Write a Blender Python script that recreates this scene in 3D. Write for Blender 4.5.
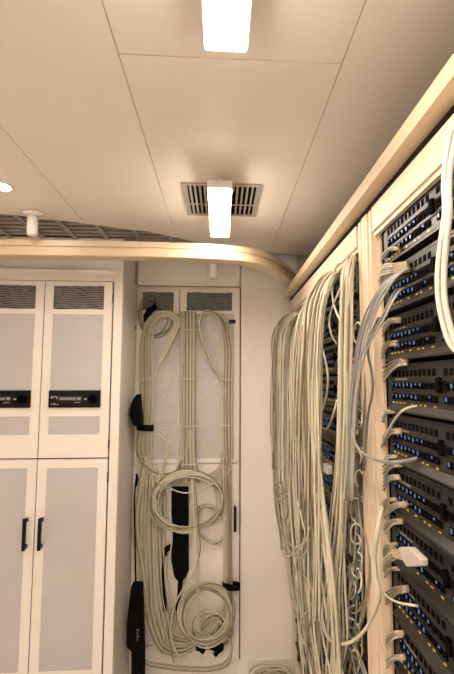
import bpy, math, random
from mathutils import Vector
random.seed(7)
for o in list(bpy.data.objects):
    bpy.data.objects.remove(o)
sc = bpy.context.scene
COL = sc.collection

# ------------------------------------------------------------------ camera
F = 455.0
PX, PY, VX, VY = 250.0, 337.0, 221.0, 381.0       # principal point, vanishing point of the aisle
TH = math.atan((VY - PY) / F)
PS = math.atan((PX - VX) * math.cos(TH) / F)
CAM = Vector((0, 0, 1.6))
RGT = Vector((math.cos(PS), -math.sin(PS), 0))
FWD = Vector((math.sin(PS) * math.cos(TH), math.cos(PS) * math.cos(TH), math.sin(TH)))
UPV = RGT.cross(FWD)
cd = bpy.data.cameras.new('camera')
cam = bpy.data.objects.new('camera', cd)
COL.objects.link(cam)
cam.location = CAM
cam.rotation_euler = (math.pi / 2 + TH, 0, -PS)
cd.sensor_fit = 'AUTO'
cd.sensor_width = 36.0
cd.lens = 36.0 * F / 674.0
cd.shift_x = -(PX - 227.0) / 674.0
cd.clip_start = 0.02
sc.camera = cam

# ------------------------------------------------------------------ world, exposure, lamp strengths
w = bpy.data.worlds.new('world')
sc.world = w
w.use_nodes = True
w.node_tree.nodes['Background'].inputs[0].default_value = (0.02, 0.018, 0.015, 1)
w.node_tree.nodes['Background'].inputs[1].default_value = 0.2
sc.view_settings.view_transform = 'Standard'
sc.view_settings.look = 'None'
sc.view_settings.gamma = 1
sc.view_settings.use_curve_mapping = False
sc.view_settings.exposure = 1.58
LAMP_COL = (1.0, 0.87, 0.755)
STRIP_POWER = 22.0
SPOT_POWER = 45.0


def at(px, py, axis, v):
    d = FWD + RGT * ((px - PX) / F) - UPV * ((py - PY) / F)
    t = (v - CAM[axis]) / d[axis]
    return CAM + d * t


# ------------------------------------------------------------------ materials
def lin(c):
    return tuple((x / 255 / 12.92) if x / 255 <= 0.04045 else ((x / 255 + 0.055) / 1.055) ** 2.4 for x in c)


MATS = {}


def mat(name, rgb, rough=0.5, metal=0.0, emis=None, power=0.0, noise=0.0, scale=12.0, bump=0.0, bscale=200.0, rings=False, raw=False, coat=0.0):
    m = bpy.data.materials.new(name)
    m.use_nodes = True
    nt = m.node_tree
    b = nt.nodes['Principled BSDF']
    c = rgb if raw else lin(rgb)
    b.inputs['Base Color'].default_value = (*c, 1)
    b.inputs['Roughness'].default_value = rough
    b.inputs['Metallic'].default_value = metal
    if coat:
        b.inputs['Coat Weight'].default_value = coat
    tc = nt.nodes.new('ShaderNodeTexCoord')
    if noise:
        n = nt.nodes.new('ShaderNodeTexNoise')
        n.inputs['Scale'].default_value = scale
        n.inputs['Detail'].default_value = 5
        nt.links.new(tc.outputs['Object'], n.inputs['Vector'])
        r = nt.nodes.new('ShaderNodeValToRGB')
        r.color_ramp.elements[0].position = 0.3
        r.color_ramp.elements[1].position = 0.7
        r.color_ramp.elements[0].color = (*[x * (1 - noise) for x in c], 1)
        r.color_ramp.elements[1].color = (*[min(1, x * (1 + noise)) for x in c], 1)
        nt.links.new(n.outputs['Fac'], r.inputs['Fac'])
        nt.links.new(r.outputs['Color'], b.inputs['Base Color'])
    if bump:
        bp = nt.nodes.new('ShaderNodeBump')
        bp.inputs['Strength'].default_value = bump
        if rings:
            t = nt.nodes.new('ShaderNodeTexVoronoi')
            t.inputs['Scale'].default_value = bscale
            nt.links.new(tc.outputs['Object'], t.inputs['Vector'])
            mm = nt.nodes.new('ShaderNodeMath')
            mm.operation = 'MULTIPLY'
            mm.inputs[1].default_value = 40.0
            nt.links.new(t.outputs['Distance'], mm.inputs[0])
            s = nt.nodes.new('ShaderNodeMath')
            s.operation = 'SINE'
            nt.links.new(mm.outputs[0], s.inputs[0])
            nt.links.new(s.outputs[0], bp.inputs['Height'])
            bp.inputs['Distance'].default_value = 0.002
        else:
            t = nt.nodes.new('ShaderNodeTexNoise')
            t.inputs['Scale'].default_value = bscale
            nt.links.new(tc.outputs['Object'], t.inputs['Vector'])
            nt.links.new(t.outputs['Fac'], bp.inputs['Height'])
            bp.inputs['Distance'].default_value = 0.001
        nt.links.new(bp.outputs['Normal'], b.inputs['Normal'])
    if emis:
        b.inputs['Emission Color'].default_value = (*emis, 1)
        b.inputs['Emission Strength'].default_value = power
    MATS[name] = m
    return m


mat('cream_paint', (247, 240, 231), 0.42, noise=0.025, scale=3, bump=0.04, bscale=260)
mat('cabinet_paint', (248, 241, 232), 0.36, noise=0.02, scale=4, bump=0.03, bscale=300)
mat('ceiling_paint', (247, 238, 228), 0.55, noise=0.02, scale=2.5, bump=0.05, bscale=180)
mat('rack_paint', (236, 217, 188), 0.4, noise=0.03, scale=5, bump=0.03, bscale=300)
mat('duct_paint', (216, 198, 168), 0.35, noise=0.03, scale=6)
mat('seam_dark', (58, 48, 40), 0.8, noise=0.1)
mat('seam_brown', (205, 185, 164), 0.7, noise=0.05)
mat('grey_panel', (200, 197, 197), 0.45, noise=0.03, scale=5, bump=0.05, bscale=120)
mat('embossed_grey', (204, 200, 198), 0.42, noise=0.03, scale=6, bump=0.4, bscale=13, rings=True)
mat('slat_grey', (172, 166, 158), 0.45, metal=0.2, noise=0.05)
mat('louvre_grey', (150, 148, 148), 0.4, metal=0.3, noise=0.12, scale=30)
mat('white_plastic', (235, 232, 226), 0.35, noise=0.02)
mat('adapter_white', (206, 199, 188), 0.45, noise=0.04, scale=30)
mat('black_plastic', (7, 7, 7), 0.4, noise=0.15, scale=40).node_tree.nodes['Principled BSDF'].inputs['Specular IOR Level'].default_value = 0.2
mat('black_fabric', (7, 7, 7), 0.9, noise=0.3, scale=60, bump=0.5, bscale=500).node_tree.nodes['Principled BSDF'].inputs['Specular IOR Level'].default_value = 0.15
mat('rack_interior', (20, 19, 18), 0.7, noise=0.2)
mat('chassis_steel', (60, 55, 50), 0.38, metal=0.35, noise=0.1, scale=20)
mat('faceplate_steel', (44, 41, 38), 0.4, metal=0.3, noise=0.12, scale=25)
mat('slot_black', (4, 4, 4), 0.9, noise=0.2).node_tree.nodes['Principled BSDF'].inputs['Specular IOR Level'].default_value = 0.08
mat('print_white', (165, 162, 156), 0.6, noise=0.05)
mat('floor_vinyl', (236, 229, 219), 0.5, noise=0.08, scale=15)
mat('door_steel', (196, 188, 178), 0.4, noise=0.03)
mat('blue_gleam', (40, 60, 100), 0.3, emis=(0.28, 0.5, 1.0), power=0.09, noise=0.1)  # emissive colour standing in for the bluish gleam on the ports
mat('amber_light', (120, 90, 30), 0.3, emis=(1.0, 0.62, 0.14), power=0.14, noise=0.1)
mat('green_light', (110, 120, 30), 0.3, emis=(0.85, 0.95, 0.25), power=0.2, noise=0.1)
mat('lcd_grey', (92, 92, 90), 0.25, noise=0.1)
mat('lamp_glow', (255, 250, 240), 0.5, emis=LAMP_COL, power=STRIP_POWER, noise=0.01)
mat('spot_glow', (255, 250, 240), 0.5, emis=LAMP_COL, power=SPOT_POWER, noise=0.01)
CABLE = [mat('cable_cream_a', (224, 217, 194), 0.42, noise=0.05, scale=9),
         mat('cable_cream_b', (200, 193, 170), 0.45, noise=0.05, scale=9),
         mat('cable_cream_shade', (148, 139, 114), 0.45, noise=0.06, scale=9),  # darkened cream that paints shade between neighbouring strands
         mat('cable_cream_d', (212, 204, 178), 0.42, noise=0.05, scale=9)]
CGREY = [mat('cable_grey_a', (150, 148, 144), 0.4, noise=0.05, scale=9),
         mat('cable_grey_b', (112, 109, 107), 0.4, noise=0.05, scale=9),
         mat('cable_grey_c', (182, 178, 172), 0.4, noise=0.05, scale=9)]
mat('cable_white', (232, 224, 206), 0.38, noise=0.03, scale=9)
mat('boot_cream', (188, 172, 142), 0.45, noise=0.08, scale=40)


# ------------------------------------------------------------------ mesh builder
class MB:
    def __init__(s):
        s.v, s.f, s.sm = [], [], []

    def quadbox(s, c):
        n = len(s.v)
        s.v += [Vector(p) for p in c]
        for q in ((0, 3, 2, 1), (4, 5, 6, 7), (0, 1, 5, 4), (1, 2, 6, 5), (2, 3, 7, 6), (3, 0, 4, 7)):
            s.f.append([n + i for i in q])
            s.sm.append(False)
        return s

    def box(s, x0, x1, y0, y1, z0, z1):
        return s.quadbox([(x0, y0, z0), (x1, y0, z0), (x1, y1, z0), (x0, y1, z0),
                          (x0, y0, z1), (x1, y0, z1), (x1, y1, z1), (x0, y1, z1)])

    def rbox(s, x0, x1, y0, y1, z0, z1, b=0.003):
        """box with bevelled edges (octagonal section along every axis)"""
        import bmesh
        bm = bmesh.new()
        bmesh.ops.create_cube(bm, size=1)
        for v in bm.verts:
            v.co = Vector(((x0 + x1) / 2 + v.co.x * (x1 - x0), (y0 + y1) / 2 + v.co.y * (y1 - y0), (z0 + z1) / 2 + v.co.z * (z1 - z0)))
        bmesh.ops.bevel(bm, geom=bm.edges[:], offset=b, segments=2, affect='EDGES', profile=0.6)
        n = len(s.v)
        bm.verts.index_update()
        s.v += [v.co.copy() for v in bm.verts]
        for f in bm.faces:
            s.f.append([n + v.index for v in f.verts])
            s.sm.append(False)
        bm.free()
        return s

    def prism(s, pts, d):
        """closed polygon pts extruded by vector d"""
        n, k = len(s.v), len(pts)
        d = Vector(d)
        s.v += [Vector(p) for p in pts] + [Vector(p) + d for p in pts]
        s.f.append(list(range(n + k - 1, n - 1, -1)))
        s.f.append(list(range(n + k, n + 2 * k)))
        s.sm += [False, False]
        for i in range(k):
            j = (i + 1) % k
            s.f.append([n + i, n + j, n + k + j, n + k + i])
            s.sm.append(False)
        return s

    def tube(s, pts, r, sides=6, closed=False, rfun=None):
        pts = [Vector(p) for p in pts]
        m = len(pts)
        n0 = len(s.v)
        up = None
        for i in range(m):
            if closed:
                t = pts[(i + 1) % m] - pts[i - 1]
            else:
                t = pts[min(i + 1, m - 1)] - pts[max(i - 1, 0)]
            t.normalize()
            if up is None:
                a = Vector((0, 0, 1)) if abs(t.z) < 0.8 else Vector((0, 1, 0))
                up = (a - t * a.dot(t)).normalized()
            else:
                up = (up - t * up.dot(t))
                up = up.normalized() if up.length > 1e-6 else t.orthogonal().normalized()
            bi = t.cross(up)
            rr = rfun(i / (m - 1)) * r if rfun else r
            for k in range(sides):
                a = 2 * math.pi * k / sides
                s.v.append(pts[i] + (up * math.cos(a) + bi * math.sin(a)) * rr)
        for i in range(m if closed else m - 1):
            a, b = n0 + i * sides, n0 + ((i + 1) % m) * sides
            for k in range(sides):
                k2 = (k + 1) % sides
                s.f.append([a + k, a + k2, b + k2, b + k])
                s.sm.append(True)
        if not closed:
            s.f.append([n0 + k for k in range(sides - 1, -1, -1)])
            s.f.append([n0 + (m - 1) * sides + k for k in range(sides)])
            s.sm += [False, False]
        return s

    def lathe(s, c, prof, axis='z', sides=20):
        """prof: list of (radius, height) about axis through c"""
        n0 = len(s.v)
        c = Vector(c)
        for (r, h) in prof:
            for k in range(sides):
                a = 2 * math.pi * k / sides
                p = (r * math.cos(a), r * math.sin(a), h)
                if axis == 'y':
                    p = (p[0], p[2], p[1])
                elif axis == 'x':
                    p = (p[2], p[0], p[1])
                s.v.append(c + Vector(p))
        for i in range(len(prof) - 1):
            for k in range(sides):
                k2 = (k + 1) % sides
                s.f.append([n0 + i * sides + k, n0 + i * sides + k2, n0 + (i + 1) * sides + k2, n0 + (i + 1) * sides + k])
                s.sm.append(True)
        s.f.append([n0 + k for k in range(sides - 1, -1, -1)])
        s.f.append([n0 + (len(prof) - 1) * sides + k for k in range(sides)])
        s.sm += [False, False]
        return s

    def sweep(s, path, prof):
        """prof: (offset sideways, z) polygon swept along a horizontal path"""
        n0, k, m = len(s.v), len(prof), len(path)
        for i in range(m):
            t = Vector(path[min(i + 1, m - 1)]) - Vector(path[max(i - 1, 0)])
            t.z = 0
            t.normalize()
            sd = Vector((t.y, -t.x, 0))
            for (a, z) in prof:
                s.v.append(Vector(path[i]) + sd * a + Vector((0, 0, z)))
        for i in range(m - 1):
            for q in range(k):
                q2 = (q + 1) % k
                s.f.append([n0 + i * k + q, n0 + i * k + q2, n0 + (i + 1) * k + q2, n0 + (i + 1) * k + q])
                s.sm.append(False)
        s.f.append([n0 + q for q in range(k - 1, -1, -1)])
        s.f.append([n0 + (m - 1) * k + q for q in range(k)])
        s.sm += [False, False]
        return s

    def build(s, name, m, parent=None, loc=None):
        if loc is None:
            if parent is not None:
                base = Vector((0, 0, 0))
                p = parent
                while p is not None:
                    base += p.location
                    p = p.parent
                loc_l = Vector((0, 0, 0))
            else:
                xs = [v.x for v in s.v]; ys = [v.y for v in s.v]; zs = [v.z for v in s.v]
                base = Vector(((min(xs) + max(xs)) / 2, (min(ys) + max(ys)) / 2, min(zs)))
                loc_l = base
        me = bpy.data.meshes.new(name)
        me.from_pydata([tuple(v - base) for v in s.v], [], s.f)
        me.polygons.foreach_set('use_smooth', s.sm)
        me.materials.append(MATS[m] if isinstance(m, str) else m)
        import bmesh
        bm = bmesh.new(); bm.from_mesh(me)
        bmesh.ops.recalc_face_normals(bm, faces=bm.faces[:])
        bm.to_mesh(me); bm.free()
        o = bpy.data.objects.new(name, me)
        COL.objects.link(o)
        o.location = loc_l
        if parent is not None:
            o.parent = parent
        return o


def tag(o, label, cat, group=None):
    o['label'] = label
    o['category'] = cat
    if group:
        o['group'] = group
    return o


def thing(name, label, cat, loc, group=None):
    o = bpy.data.objects.new(name, None)
    COL.objects.link(o)
    o.empty_display_size = 0.05
    o.location = loc
    return tag(o, label, cat, group)


def struct(o):
    o['kind'] = 'structure'
    return o


def copy_tree(o, parent=None):
    c = o.copy()
    COL.objects.link(c)
    c.parent = parent
    for ch in list(o.children):
        copy_tree(ch, c)
    return c


def crom(P, per=8, closed=False):
    P = [Vector(p) for p in P]
    out = []
    n = len(P)
    rng = range(n if closed else n - 1)
    for i in rng:
        p0 = P[i - 1] if (closed or i > 0) else P[0] * 2 - P[1]
        p1 = P[i]
        p2 = P[(i + 1) % n]
        p3 = P[(i + 2) % n] if (closed or i + 2 < n) else P[-1] * 2 - P[-2]
        for k in range(per):
            t = k / per
            out.append(0.5 * ((2 * p1) + (p2 - p0) * t + (2 * p0 - 5 * p1 + 4 * p2 - p3) * t * t + (3 * p1 - p0 - 3 * p2 + p3) * t ** 3))
    if not closed:
        out.append(P[-1])
    return out


# ================================================================== THE ROOM
FL, CZ, BW, RX = 0.08, 2.265, 2.5, 0.375      # floor, ceiling, back wall, rack face
LW, FWL, RW = -1.95, -3.4, 1.1                # left wall, wall behind the camera, right wall
TOP = CZ + 0.14
struct(MB().box(LW - .05, RW + .05, FWL - .05, BW + .1, FL - .05, FL).build('floor', 'floor_vinyl'))
ceil = struct(MB().box(LW - .05, RW + .05, FWL - .05, BW + .1, TOP, TOP + .04).build('ceiling', 'seam_dark'))
struct(MB().box(LW - .06, LW, FWL, BW, FL, TOP).build('wall_left', 'cream_paint'))
struct(MB().box(RW, RW + .06, FWL, BW, FL, TOP).build('wall_right', 'cream_paint'))
struct(MB().box(LW, RW, FWL - .06, FWL, FL, TOP).build('wall_front', 'cream_paint'))
wb = struct(MB().box(LW, RW, BW + .03, BW + .09, FL, TOP).build('wall_back', 'cream_paint'))
# lining panels of the back wall: right of the wall cabinet and the soffit above it
MB().rbox(0.108, 0.43, BW, BW + .03, FL, TOP, .002).build('wall_panel', 'cream_paint', wb)
MB().rbox(-.463, 0.100, BW + .002, BW + .03, 2.125, TOP, .002).build('wall_panel', 'cream_paint', wb)
bb = MB().rbox(0.1, 0.40, BW - .014, BW, FL, 0.172, .004).build('baseboard_back', 'cream_paint')
struct(bb)

# ceiling panels with the curved far edge
edge_px = [(0, 214), (20, 215.5), (40, 219), (73, 222), (109, 227), (150, 232), (192, 241), (238, 248), (266, 252), (291, 254)]
EDGE = [at(x, y, 2, CZ) for x, y in edge_px]
EDGE = [(p.x, p.y) for p in EDGE]
EDGE = [(LW, 1.66), (-1.3, 1.76)] + EDGE + [(.5, 2.36), (RW, 2.45)]


def edge_y(x):
    for (a, b), (c, d) in zip(EDGE, EDGE[1:]):
        if a <= x <= c:
            return b + (d - b) * (x - a) / (c - a)
    return EDGE[-1][1]


cuts = [LW, -1.32, -.95, -.580, -.213, .250, .70, RW]
for a, b in zip(cuts, cuts[1:]):
    a2, b2 = a + .001, b - .001
    ycut = {-.213: [-2.7, -1.5, -.3, .885]}.get(a, [-.9] if a < 0 else [])
    ys = [FWL] + ycut
    for i, y0 in enumerate(ys):
        if i + 1 < len(ys):
            pts = [(a2, y0 + .0015, CZ), (b2, y0 + .0015, CZ), (b2, ys[i + 1] - .0015, CZ), (a2, ys[i + 1] - .0015, CZ)]
        else:
            pts = [(a2, y0 + .0015, CZ), (b2, y0 + .0015, CZ)]
            n = 10
            for k in range(n + 1):
                x = b2 + (a2 - b2) * k / n
                pts.append((x, edge_y(x), CZ))
        MB().prism(pts, (0, 0, .005)).build('ceiling_panel', 'ceiling_paint', ceil)

MB().prism([(LW, FWL, CZ + .0052), (RW, FWL, CZ + .0052)] + [(x, y - .004, CZ + .0052) for x, y in EDGE[::-1]], (0, 0, .016)).build('panel_backing', 'seam_brown', ceil)
# slatted ceiling grille behind the curved edge
gr = thing('ceiling_grille', 'grey slatted ceiling grille between the curved ceiling edge and the beige rail', 'grille', (-.8, 2.2, CZ + .012))
for k in range(13):
    y = 1.78 + k * .052
    xs = [x * .02 for x in range(-97, 20) if edge_y(x * .02) < y + .03]
    if not xs:
        continue
    x1 = xs[-1]
    MB().box(LW + .01, x1, y, y + .026, CZ + .026, CZ + .034).build('slat', 'slat_grey', gr)
for k in range(14):
    x = -1.78 + k * .152
    y0 = edge_y(x)
    MB().box(x, x + .022, max(1.72, y0 - .02), BW, CZ + .018, CZ + .025).build('crossbar', 'slat_grey', gr)

# ------------------------------------------------------------------ curved beige rail under the ceiling
rail = [(-1.93, 1.885, 2.1), (-1.4, 1.875, 2.1), (-.9, 1.87, 2.1), (-.5, 1.862, 2.1), (-.2, 1.865, 2.1), (-.02, 1.88, 2.1), (.12, 1.925, 2.1), (.225, 2.05, 2.1), (.305, 2.21, 2.1), (.372, 2.37, 2.1)]
prof = [(.034, .004), (.034, .030), (.022, .034), (.022, .040), (.028, .044), (.028, .066), (-.03, .066), (-.03, .0), (.028, 0)]
tr = MB().sweep(crom(rail, 6), prof).build('cable_duct', 'duct_paint')
tag(tr, 'long cream two-step duct curving under the ceiling towards the racks', 'cable duct')
# cornice along the rack tops
co = MB()
co.prism([(.339, FWL + .1, 2.048), (.339, FWL + .1, 2.081), (.45, FWL + .1, 2.081), (.45, FWL + .1, 2.052), (.374, FWL + .1, 2.050)], (0, 2.455 - FWL - .1, 0))
struct(co.build('trim_1', 'duct_paint'))

# ------------------------------------------------------------------ ceiling lights
LZ = 2.185      # underside of the suspended strips


def strip_light(y0, y1, label, xc=-.004):
    t = thing('strip_light', label, 'ceiling light', (xc, (y0 + y1) / 2, CZ), 'strip lights hanging under the ceiling')
    hw = .035
    MB().rbox(xc - hw - .004, xc + hw + .004, y0 - .006, y1 + .006, LZ + .003, LZ + .028, .003).build('housing', 'white_plastic', t)
    MB().rbox(xc - hw, xc + hw, y0, y1, LZ - .004, LZ + .004, .002).build('diffuser', 'lamp_glow', t)
    for y in (y0 + .08, y1 - .08):
        MB().tube([(xc, y, LZ + .027), (xc, y, CZ - .0065)], .005, 8).build('hanger', 'white_plastic', t)
    return t


fa, fb = at(219.5, 191, 2, LZ - .004), at(220, 237, 2, LZ - .004)
strip_light(fa.y, fb.y, 'glowing white strip light hanging in front of the ceiling air vent', fb.x)
na = at(226, 51.5, 2, LZ - .004)
SL = fb.y - fa.y
strip_light(na.y - SL, na.y, 'glowing white strip light cut off by the top of the picture', na.x)
for k in range(1, 4):
    strip_light(na.y - SL - 1.1 * k, na.y - 1.1 * k, ['', 'strip light hanging just behind the camera', 'second strip light hanging behind the camera', 'strip light hanging by the wall behind the camera'][k])
    strip_light(na.y - SL - 1.1 * k, na.y - 1.1 * k, 'unseen strip light added in a second row, behind the camera on the left', -1.2)  # second row added out of view for more light from behind


def downlight(x, y, label):
    t = thing('downlight', label, 'downlight', (x, y, CZ), 'round recessed downlights')
    MB().lathe((x, y, CZ - .004), [(.040, .0035), (.040, .001), (.036, 0), (.031, 0), (.030, .0035)], sides=28).build('bezel', 'white_plastic', t)
    MB().lathe((x, y, CZ - .0055), [(.028, 0), (.0285, .003)], sides=24).build('lens', 'spot_glow', t)


p = at(1, 186, 2, CZ)
downlight(p.x, p.y, 'round glowing downlight at the left edge of the ceiling')
for k in range(1, 8):  # unseen downlights added to brighten the cabinet fronts
    downlight(p.x, p.y - .62 * k, 'unseen round downlight added in the ceiling left of and behind the camera')


def sensor(px, ztop, y, z1, r, label):
    q = at(px, 300, 1, y)
    t = thing('hanging_sensor', label, 'sensor', (q.x, y, ztop), 'white cylinders under the ceiling')
    MB().lathe((q.x, y, z1), [(r * .86, 0), (r, .003), (r, ztop - z1 - .012)], sides=22).build('housing', 'white_plastic', t)
    MB().lathe((q.x, y, ztop - .013), [(r * 1.0, 0), (r * 1.75, .004), (r * 1.8, .012)], sides=22).build('flange', 'white_plastic', t)


sensor(29, CZ, 1.80, at(28, 235.5, 1, 1.80).z, .0205, 'white cylinder hanging in front of the cream duct, left')
sensor(213.5, CZ + .018, 2.25, at(213, 278.5, 1, 2.25).z, .021, 'white cylinder hanging behind the cream duct, below the air vent')

# ------------------------------------------------------------------ air vent
vt = thing('air_vent', 'grey slatted air vent in the ceiling behind the far strip light', 'air vent', (0, 1.63, CZ))
x0, x1, y0, y1 = -.138, .134, 1.482, 1.775
f = MB()
for b in ((x0, x1, y0, y0 + .012), (x0, x1, y1 - .016, y1), (x0, x0 + .018, y0 + .012, y1 - .016), (x1 - .016, x1, y0 + .012, y1 - .016)):
    f.box(*b, CZ - .006, CZ - .0005)
f.build('frame', 'slat_grey', vt)
MB().box(x0 + .018, x1 - .016, y0 + .012, y1 - .016, CZ - .002, CZ - .0006).build('backing', 'slot_black', vt)
for k in range(6):
    for xx in (x0 + .018 + .0065 + k * .0165, x1 - .016 - .0165 - k * .0175):
        if -.052 < xx + .004 < .042:
            continue
        MB().quadbox([(xx, y0 + .012, CZ - .006), (xx + .006, y0 + .012, CZ - .006), (xx + .006, y1 - .016, CZ - .006), (xx, y1 - .016, CZ - .006),
                      (xx + .003, y0 + .012, CZ - .002), (xx + .008, y0 + .012, CZ - .002), (xx + .008, y1 - .016, CZ - .002), (xx + .003, y1 - .016, CZ - .002)]).build('slat', 'slat_grey', vt)
for k in range(4):
    yy = y0 + .018 + k * .011
    MB().box(-.055, .042, yy, yy + .005, CZ - .006, CZ - .002).build('slat', 'slat_grey', vt)
MB().box(x0 + .018, x1 - .016, 1.66, 1.668, CZ - .004, CZ - .0015).build('crossbar', 'slat_grey', vt)

# ================================================================== TALL CABINETS, LEFT
CY = 2.136


def louvre(xa, xb, za, zb, y, parent, seed):
    """recessed louvre with slightly wavy blades, facing -y"""
    rnd = random.Random(seed)
    MB().box(xa, xb, y - .0004, y + .0006, za, zb).build('louvre_recess', 'slot_black', parent)
    m = MB()
    n = 10
    ph = [rnd.uniform(0, 6.3) for _ in range(4)]
    for k in range(n):
        z = za + (zb - za) * (k + .25) / n
        hh = (zb - za) / n * .74
        N = 26
        pts = []
        for i in range(N + 1):
            u = i / N
            wv = .0022 * math.sin(7 * u + ph[0] + k * .2) + .0013 * math.sin(17 * u + ph[1] + k * .5) + rnd.uniform(-.0006, .0006)
            pts.append((xa + (xb - xa) * u, z + wv))
        for (a, b), (c, d) in zip(pts, pts[1:]):
            m.quadbox([(a, y - .004, b), (c, y - .004, d), (c, y - .0005, d), (a, y - .0005, b),
                       (a, y - .002, b + hh), (c, y - .002, d + hh), (c, y - .0005, d + hh), (a, y - .0005, b + hh)])
    m.build('louvre_blades', 'louvre_grey', parent)['kind'] = 'stuff'


def ctl_panel(xa, xb, za, zb, y, parent):
    p = MB().rbox(xa, xb, y - .012, y + .001, za, zb, .003).build('control_panel', 'black_plastic', parent)
    W, H = xb - xa, zb - za
    d = MB()
    MB().box(xa + W * .20, xa + W * .64, y - .0128, y - .0119, za + H * .42, za + H * .64).build('display', 'lcd_grey', p)
    for a, b, c, e in ((.05, .10, .54, .66), (.12, .15, .60, .66), (.155, .175, .50, .66), (.06, .07, .18, .26), (.10, .125, .16, .27), (.135, .15, .16, .24), (.17, .2, .16, .22),
                       (.23, .30, .47, .56), (.31, .37, .47, .56), (.38, .46, .47, .56), (.47, .52, .47, .56), (.56, .62, .46, .58), (.69, .74, .46, .54), (.50, .62, .28, .32)):
        d.box(xa + W * a, xa + W * b, y - .0134, y - .0120, za + H * c, za + H * e)
    d.build('printed_marks', 'print_white', p)['kind'] = 'stuff'
    MB().lathe((xa + W * .86, y - .012, za + H * .5), [(H * .22, -.012), (H * .26, -.009), (H * .26, 0)], axis='y', sides=24).build('knob', 'slot_black', p)


def door(parent, xa, xb, za, zb, y, kind, seed=0, handle=None):
    d = MB().rbox(xa, xb, y - .018, y, za, zb, .002).build('door', 'cabinet_paint', parent)
    yf = y - .0182
    W = xb - xa

    def X(u):
        return xa + W * u

    if kind == 'upper':
        louvre(X(.13), X(.875), 1.925 + .007, 2.040, yf, d, seed)
        MB().rbox(X(.13), X(.875), yf - .002, yf + .001, 1.552, 1.908, .0008).build('inset_panel', 'grey_panel', d)
        ctl_panel(X(.125), X(.875), 1.480, 1.558, yf, d)
        MB().rbox(X(.13), X(.87), yf - .002, yf + .001, 1.361, 1.441, .0008).build('inset_panel', 'grey_panel', d)
    elif kind == 'lower':
        MB().rbox(X(.135), X(.865), yf - .002, yf + .001, .360, 1.212, .0008).build('inset_panel', 'grey_panel', d)
    if handle is not None:
        h = MB()
        hx = X(handle)
        h.rbox(hx - .007, hx + .007, yf - .034, yf - .020, .868, 1.004, .003)
        h.rbox(hx - .006, hx + .006, yf - .024, yf + .001, .872, .888, .002)
        h.rbox(hx - .006, hx + .006, yf - .024, yf + .001, .984, 1.000, .002)
        h.build('handle', 'black_plastic', d)
    for z in ((zb - .08), (za + .06)):
        if kind in ('upper', 'lower') and xb > -.6:
            MB().rbox(xb + .0005, xb + .006, y - .020, y - .008, z - .02, z + .02, .001).build('hinge', 'seam_dark', d)
    return d


def tall_cabinet(xl, label, right_stile):
    xr = xl + .62
    c = thing('tall_cabinet', label, 'cabinet', (xl + .3, CY + .18, FL), 'cream tall cabinets')
    b = MB()
    b.box(xl, xr + right_stile, CY + .02, BW, FL, 2.118)
    b.build('body', 'cabinet_paint', c)
    # face frame
    fr = MB()
    if right_stile:
        fr.rbox(xr + .004, xr + right_stile, CY, CY + .02, FL, 2.118, .003)
    fr.box(xl, xr + .004, CY, CY + .02, 2.066, 2.118)
    fr.box(xl, xr + .004, CY, CY + .02, FL, .18)
    fr.build('face_frame', 'cabinet_paint', c)
    MB().box(xl + .001, xr + .003, CY + .017, CY + .0195, .18, 2.066).build('door_gap', 'seam_dark', c)
    for k in range(2):
        xa = xl + .31 * k + .002
        xb = xl + .31 * (k + 1) - .002
        hd = .90 if k == 0 else .10
        door(c, xa, xb, 1.256, 2.063, CY + .016, 'upper', seed=k + int(abs(xl) * 100))
        door(c, xa, xb, .186, 1.250, CY + .016, 'lower', handle=hd)
    return c


tall_cabinet(-1.127, 'tall cream double-door cabinet with grey insets, louvres and black control panels', .045 - .0)
tall_cabinet(-1.75, 'tall cream cabinet standing against the left wall', 0)
sf = MB().box(LW, -.475, CY + .06, BW, 2.119, TOP).build('bulkhead', 'cream_paint')
struct(sf)

# ================================================================== BACK WALL CABINET
bc = thing('wall_cabinet', 'cream wall cabinet with grey embossed doors hung with coiled cables', 'cabinet', (-.18, BW, FL))
MB().rbox(-.462, .103, BW + .004, BW + .029, FL, 2.12, .002).build('frame', 'cabinet_paint', bc)
for xa, xb, s in ((-.459, -.232, 5), (-.226, .098, 6)):
    d = MB().rbox(xa, xb, BW - .014, BW + .004, 1.165, 2.103, .002).build('door', 'cabinet_paint', bc)
    lx0, lx1 = (xa + .03, xb - .03) if s == 5 else (at(187, 300, 1, BW).x, at(232, 300, 1, BW).x)
    louvre(lx0, lx1, 1.985, 2.085, BW - .0142, d, s)
    MB().rbox(xa + (.03 if s == 5 else .003), xb - (.002 if s == 5 else .028), BW - .0165, BW - .0135, 1.19, 1.968, .0008).build('inset_panel', 'embossed_grey', d)
d = MB().rbox(-.459, .098, BW - .014, BW + .004, .178, 1.160, .002).build('door', 'cabinet_paint', bc)
h = MB()
hx = at(235, 520, 1, BW - .03).x
za, zb = at(235, 531, 1, BW - .03).z, at(235, 506, 1, BW - .03).z
h.rbox(hx - .007, hx + .007, BW - .048, BW - .034, za, zb, .003)
h.rbox(hx - .006, hx + .006, BW - .036, BW - .0135, za + .002, za + .016, .002)
h.rbox(hx - .006, hx + .006, BW - .036, BW - .0135, zb - .016, zb - .002, .002)
h.build('handle', 'black_plastic', d)
la = at(229, 323.5, 1, BW - .02); lb = at(235.5, 319.5, 1, BW - .02)
MB().rbox(la.x, lb.x, BW - .022, BW - .0135, la.z, lb.z, .002).build('latch', 'black_plastic', bc)
MB().box(.1035, .1065, BW + .003, BW + .02, FL, 2.12).build('seam_strip', 'seam_dark', bc)

# ================================================================== SERVER RACKS, RIGHT
OT = 1.972      # top of the openings


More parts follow.
